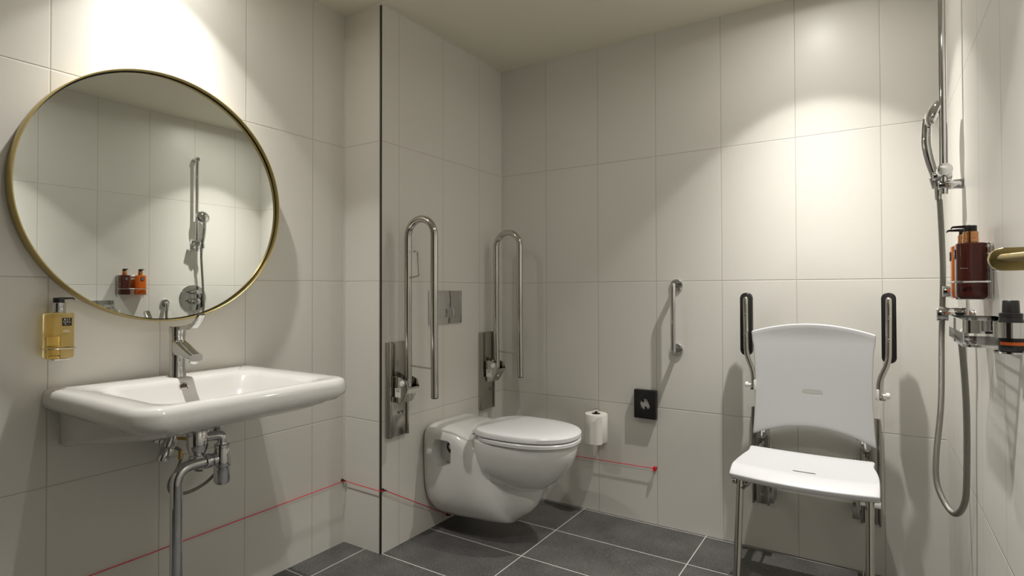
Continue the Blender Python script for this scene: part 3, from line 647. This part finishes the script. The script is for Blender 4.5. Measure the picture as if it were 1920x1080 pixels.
for z, xo, r in ((1.112, .170, .0165), (1.045, .155, .021)):
    obj('knob', [cyl((XR-.005, 2.12, z), (xo, 2.12, z), r, bev=.002), cyl((xo+.016, 2.12, z), (xo+.014, 2.085, z+.003), .0065, r2=.005)], M['chrome'], t)

# ------------------------------------------------------------------ bottle rack with two bottles
b1 = pump_bottle('shower_bottle', (.187, 1.668, 1.0985), .029, .031, .126, M['dark'], M['copper'], 'dark brown pump bottle with a copper collar in the wire rack on the right wall', 'bottle', 'pump bottles in the shower rack', (-1, .12), neck=.0145, neckh=.027)
b2 = pump_bottle('shower_bottle', (.187, 1.762, 1.0985), .029, .031, .126, M['orange'], M['copper'], 'orange pump bottle behind the dark brown one in the wire rack', 'bottle', 'pump bottles in the shower rack', (-1, .12), neck=.0145, neckh=.027)
for b_, yy in ((b1, 1.668), (b2, 1.762)):
    o = obj('label', prism(rrect(yy-.011, yy+.011, 1.0985+.09, 1.0985+.112, .001), 'X', .1568, .1582), M['labelb'], b_)
    text('lettering', 'R I T\nU A L\nS · ·', .0065, M['ink'], o, (.1564, yy, 1.1995), (-1, 0, 0))
text('lettering', '• • • •', .006, M['ink'], b1, (.171, 1.6372, 1.166), (0, -1, 0))
t = thing('bottle_rack', (XR, 1.715, 1.095), 'chrome wire rack for two bottles on the right wall', 'bottle rack')
rk = []
for z in (1.135,):
    rk.append(tube(smooth_path([(XR-.004, 1.628, z), (.155, 1.626, z), (.1525, 1.66, z), (.1525, 1.77, z), (.155, 1.802, z), (XR-.004, 1.800, z)], .014, 6), .0024, 10))
rk.append(tube(smooth_path([(XR-.005, 1.628, 1.098), (XR-.005, 1.628, 1.223), (XR-.005, 1.80, 1.223), (XR-.005, 1.80, 1.098)], .012, 5), .0024, 10))
for y in (1.648, 1.69, 1.742, 1.785):
    rk.append(tube(smooth_path([(XR-.005, y, 1.135), (XR-.005, y, 1.0965), (.158, y, 1.0965)], .006, 4), .0018, 8))
rk.append(cyl((.158, 1.640, 1.0965), (.158, 1.792, 1.0965), .0018, 8))
obj('wire_frame', rk, M['chrome'], t)
obj('back_plate', box(XR-.003, XR, 1.69, 1.74, 1.14, 1.20, .001), M['chrome'], t)

# ------------------------------------------------------------------ soap basket and spray bottle
t = thing('soap_basket', (XR, 1.47, 1.02), 'chrome soap basket with a bottle ring under the bottle rack on the right wall', 'soap basket')
y0, y1, x0, x1 = 1.345, 1.600, .138, XR
bandz0, bandz1 = 1.036, 1.060
def band(y0, y1, x0, x1, z0, z1, th=.003, r=.012):
    o_ = rrect(x0, x1, y0, y1, r); i_ = rrect(x0+th, x1-th, y0+th, y1-th, r-th*.6)
    return loft([[(a, b, z0) for a, b in o_], [(a, b, z1) for a, b in o_], [(a, b, z1) for a, b in i_], [(a, b, z0) for a, b in i_], [(a, b, z0) for a, b in o_]], cap=False)
obj('rim', band(y0, y1, x0, x1-.001, bandz0, bandz1), M['chrome'], t)
gr = []
for k in range(22):
    y = y0+.008+(y1-y0-.016)*k/21; gr.append(box(x0+.001, x0+.0022, y-.0017, y+.0017, 1.013, 1.038)); gr.append(box(x0+.001, x1-.002, y-.0017, y+.0017, 1.012, 1.0145))
for k in range(8):
    x = x0+.006+(x1-x0-.012)*k/7; gr.append(box(x-.001, x+.001, y0+.002, y1-.002, 1.0110, 1.0125))
obj('grid', gr, M['chrome'], t)
obj('base_rim', band(y0, y1, x0, x1-.001, 1.010, 1.015, .006), M['chrome'], t)
spx, spy = .1935, 1.262
obj('bottle_ring', [loft([[(spx+r*math.cos(a), spy+r*math.sin(a), z) for a in [2*PI*k/40 for k in range(40)]] for r, z in [(.024, 1.036), (.024, 1.062), (.0215, 1.062), (.0215, 1.036), (.024, 1.036)]], cap=False), cyl((spx, spy+.023, 1.049), (spx, y0+.001, 1.049), .006), cyl((spx-.0, spy+.05, 1.034), (spx, spy+.05, 1.064), .008, bev=.001),
                    lathe((spx, spy, 1.0095), [(0, 0), (.024, 0), (.024, .003), (0, .003)]), box(spx+.010, spx+.016, spy+.018, spy+.023, 1.010, 1.04)], M['chrome'], t)
t = thing('spray_bottle', (spx, spy, 1.013), 'small black bottle with an orange stripe held in the soap basket ring', 'bottle')
obj('bottle_body', lathe((spx, spy, 1.013), [(0, 0), (.0155, 0), (.0170, .002), (.0170, .050), (.0160, .054), (.0155, .060)]), M['blackp'], t)
obj('stripe', loft([[(spx+r*math.cos(a), spy+r*math.sin(a), z) for a in [math.radians(205)+math.radians(150)*k/24 for k in range(25)]] for r, z in [(.0171, 1.0235), (.0175, 1.0235), (.0175, 1.0290), (.0171, 1.0290)]], cap=False, closed_u=False), M['ogband'], t)
obj('cap', lathe((spx, spy, 1.071), [(.0160, 0), (.0160, .006), (.0120, .007), (.0112, .0265), (.0102, .0280), (0, .0282)]), M['blackp'], t)

# ------------------------------------------------------------------ gold wall rail, close to the lens
t = thing('gold_wall_rail', (XR, .66, 1.14), 'brushed gold flat rounded bar on a slim arm at the right edge', 'wall rail')
obj('flat_bar', prism(rrect(.0975, .178, 1.1365, 1.1595, .0114), 'Y', .742, .753, .0012), M['brass_f'], t)
obj('arm', tube([(.1065, .745, 1.1490), (.124, .722, 1.1496), (XR-.006, .60, 1.152)], [.0040, .0046, .0058], 18), M['brass'], t)
obj('rosette', lathe((XR, .60, 1.152), [(.022, 0), (.022, -.006), (.020, -.008), (0, -.008)], 'X'), M['brass'], t)

# ------------------------------------------------------------------ red emergency cord
def eyelet(p, n, label):
    t = thing('cord_eyelet', p, label, 'cord eyelet', 'black cord eyelets')
    p = Vector(p); n = Vector(n).normalized(); s_, u_ = frame_from(n)
    obj('screw', [cyl(p, p+n*.006, .0065, 14), cyl(p, p+n*.012, .0028, 10)], M['blackp'], t)
    c = p+n*.016
    obj('eye', tube([c+s_*.0055*math.cos(a)+n*.0055*math.sin(a) for a in [2*PI*k/16 for k in range(16)]], .0021, 8, closed=True), M['blackp'], t)
    return c
e1 = eyelet((XL, YP-.012, .276), (1, 0, 0), 'black cord eyelet in the corner right of the washbasin wall')
e2 = eyelet((XT, YP+.010, .270), (1, 0, 0), 'black cord eyelet on the dark edge trim of the boxed wall')
e3 = eyelet((XT, 2.150, .024), (1, 0, 0), 'black cord eyelet at the floor under the toilet')
e4 = eyelet((-1.42, YB, .262), (0, -1, 0), 'black cord eyelet on the back wall hidden behind the toilet bowl')
e5 = Vector((-.8876, YB-.016, .2692))
t = thing('emergency_cord', (XL, .6, .26), 'thin red emergency pull cord strung low along the walls', 'pull cord')
cp = [(XL+.016, YF+.02, .262), (XL+.016, .726, .266), tuple(e1), (XT+.006, YP-.012, .272), tuple(e2), tuple(e3), (-1.60, 2.45, .12), tuple(e4), tuple(e5)]
dense = []
for a, b in zip(cp, cp[1:]):
    a, b = Vector(a), Vector(b); nn = max(2, int((b-a).length/.08))
    for k in range(nn): dense.append(a.lerp(b, k/nn))
dense.append(Vector(cp[-1]))
obj('cord', tube(dense, .0017, 8), M['red'], t)
kn = [tube([e5+Vector((.0075*math.cos(a), -.002*math.sin(2*a)-.002, .0075*math.sin(a))) for a in [2*PI*k/24 for k in range(24)]], .0032, 8, closed=True),
      tube([e5+Vector((.006*math.cos(a), -.005+.003*math.sin(a), .009*math.sin(a+.6))) for a in [2*PI*k/24 for k in range(24)]], .0030, 8, closed=True)]
obj('knot', kn, M['red'], t)
eyelet((-.8876, YB, .2692), (0, -1, 0), 'black cord eyelet holding the red knot on the back wall')
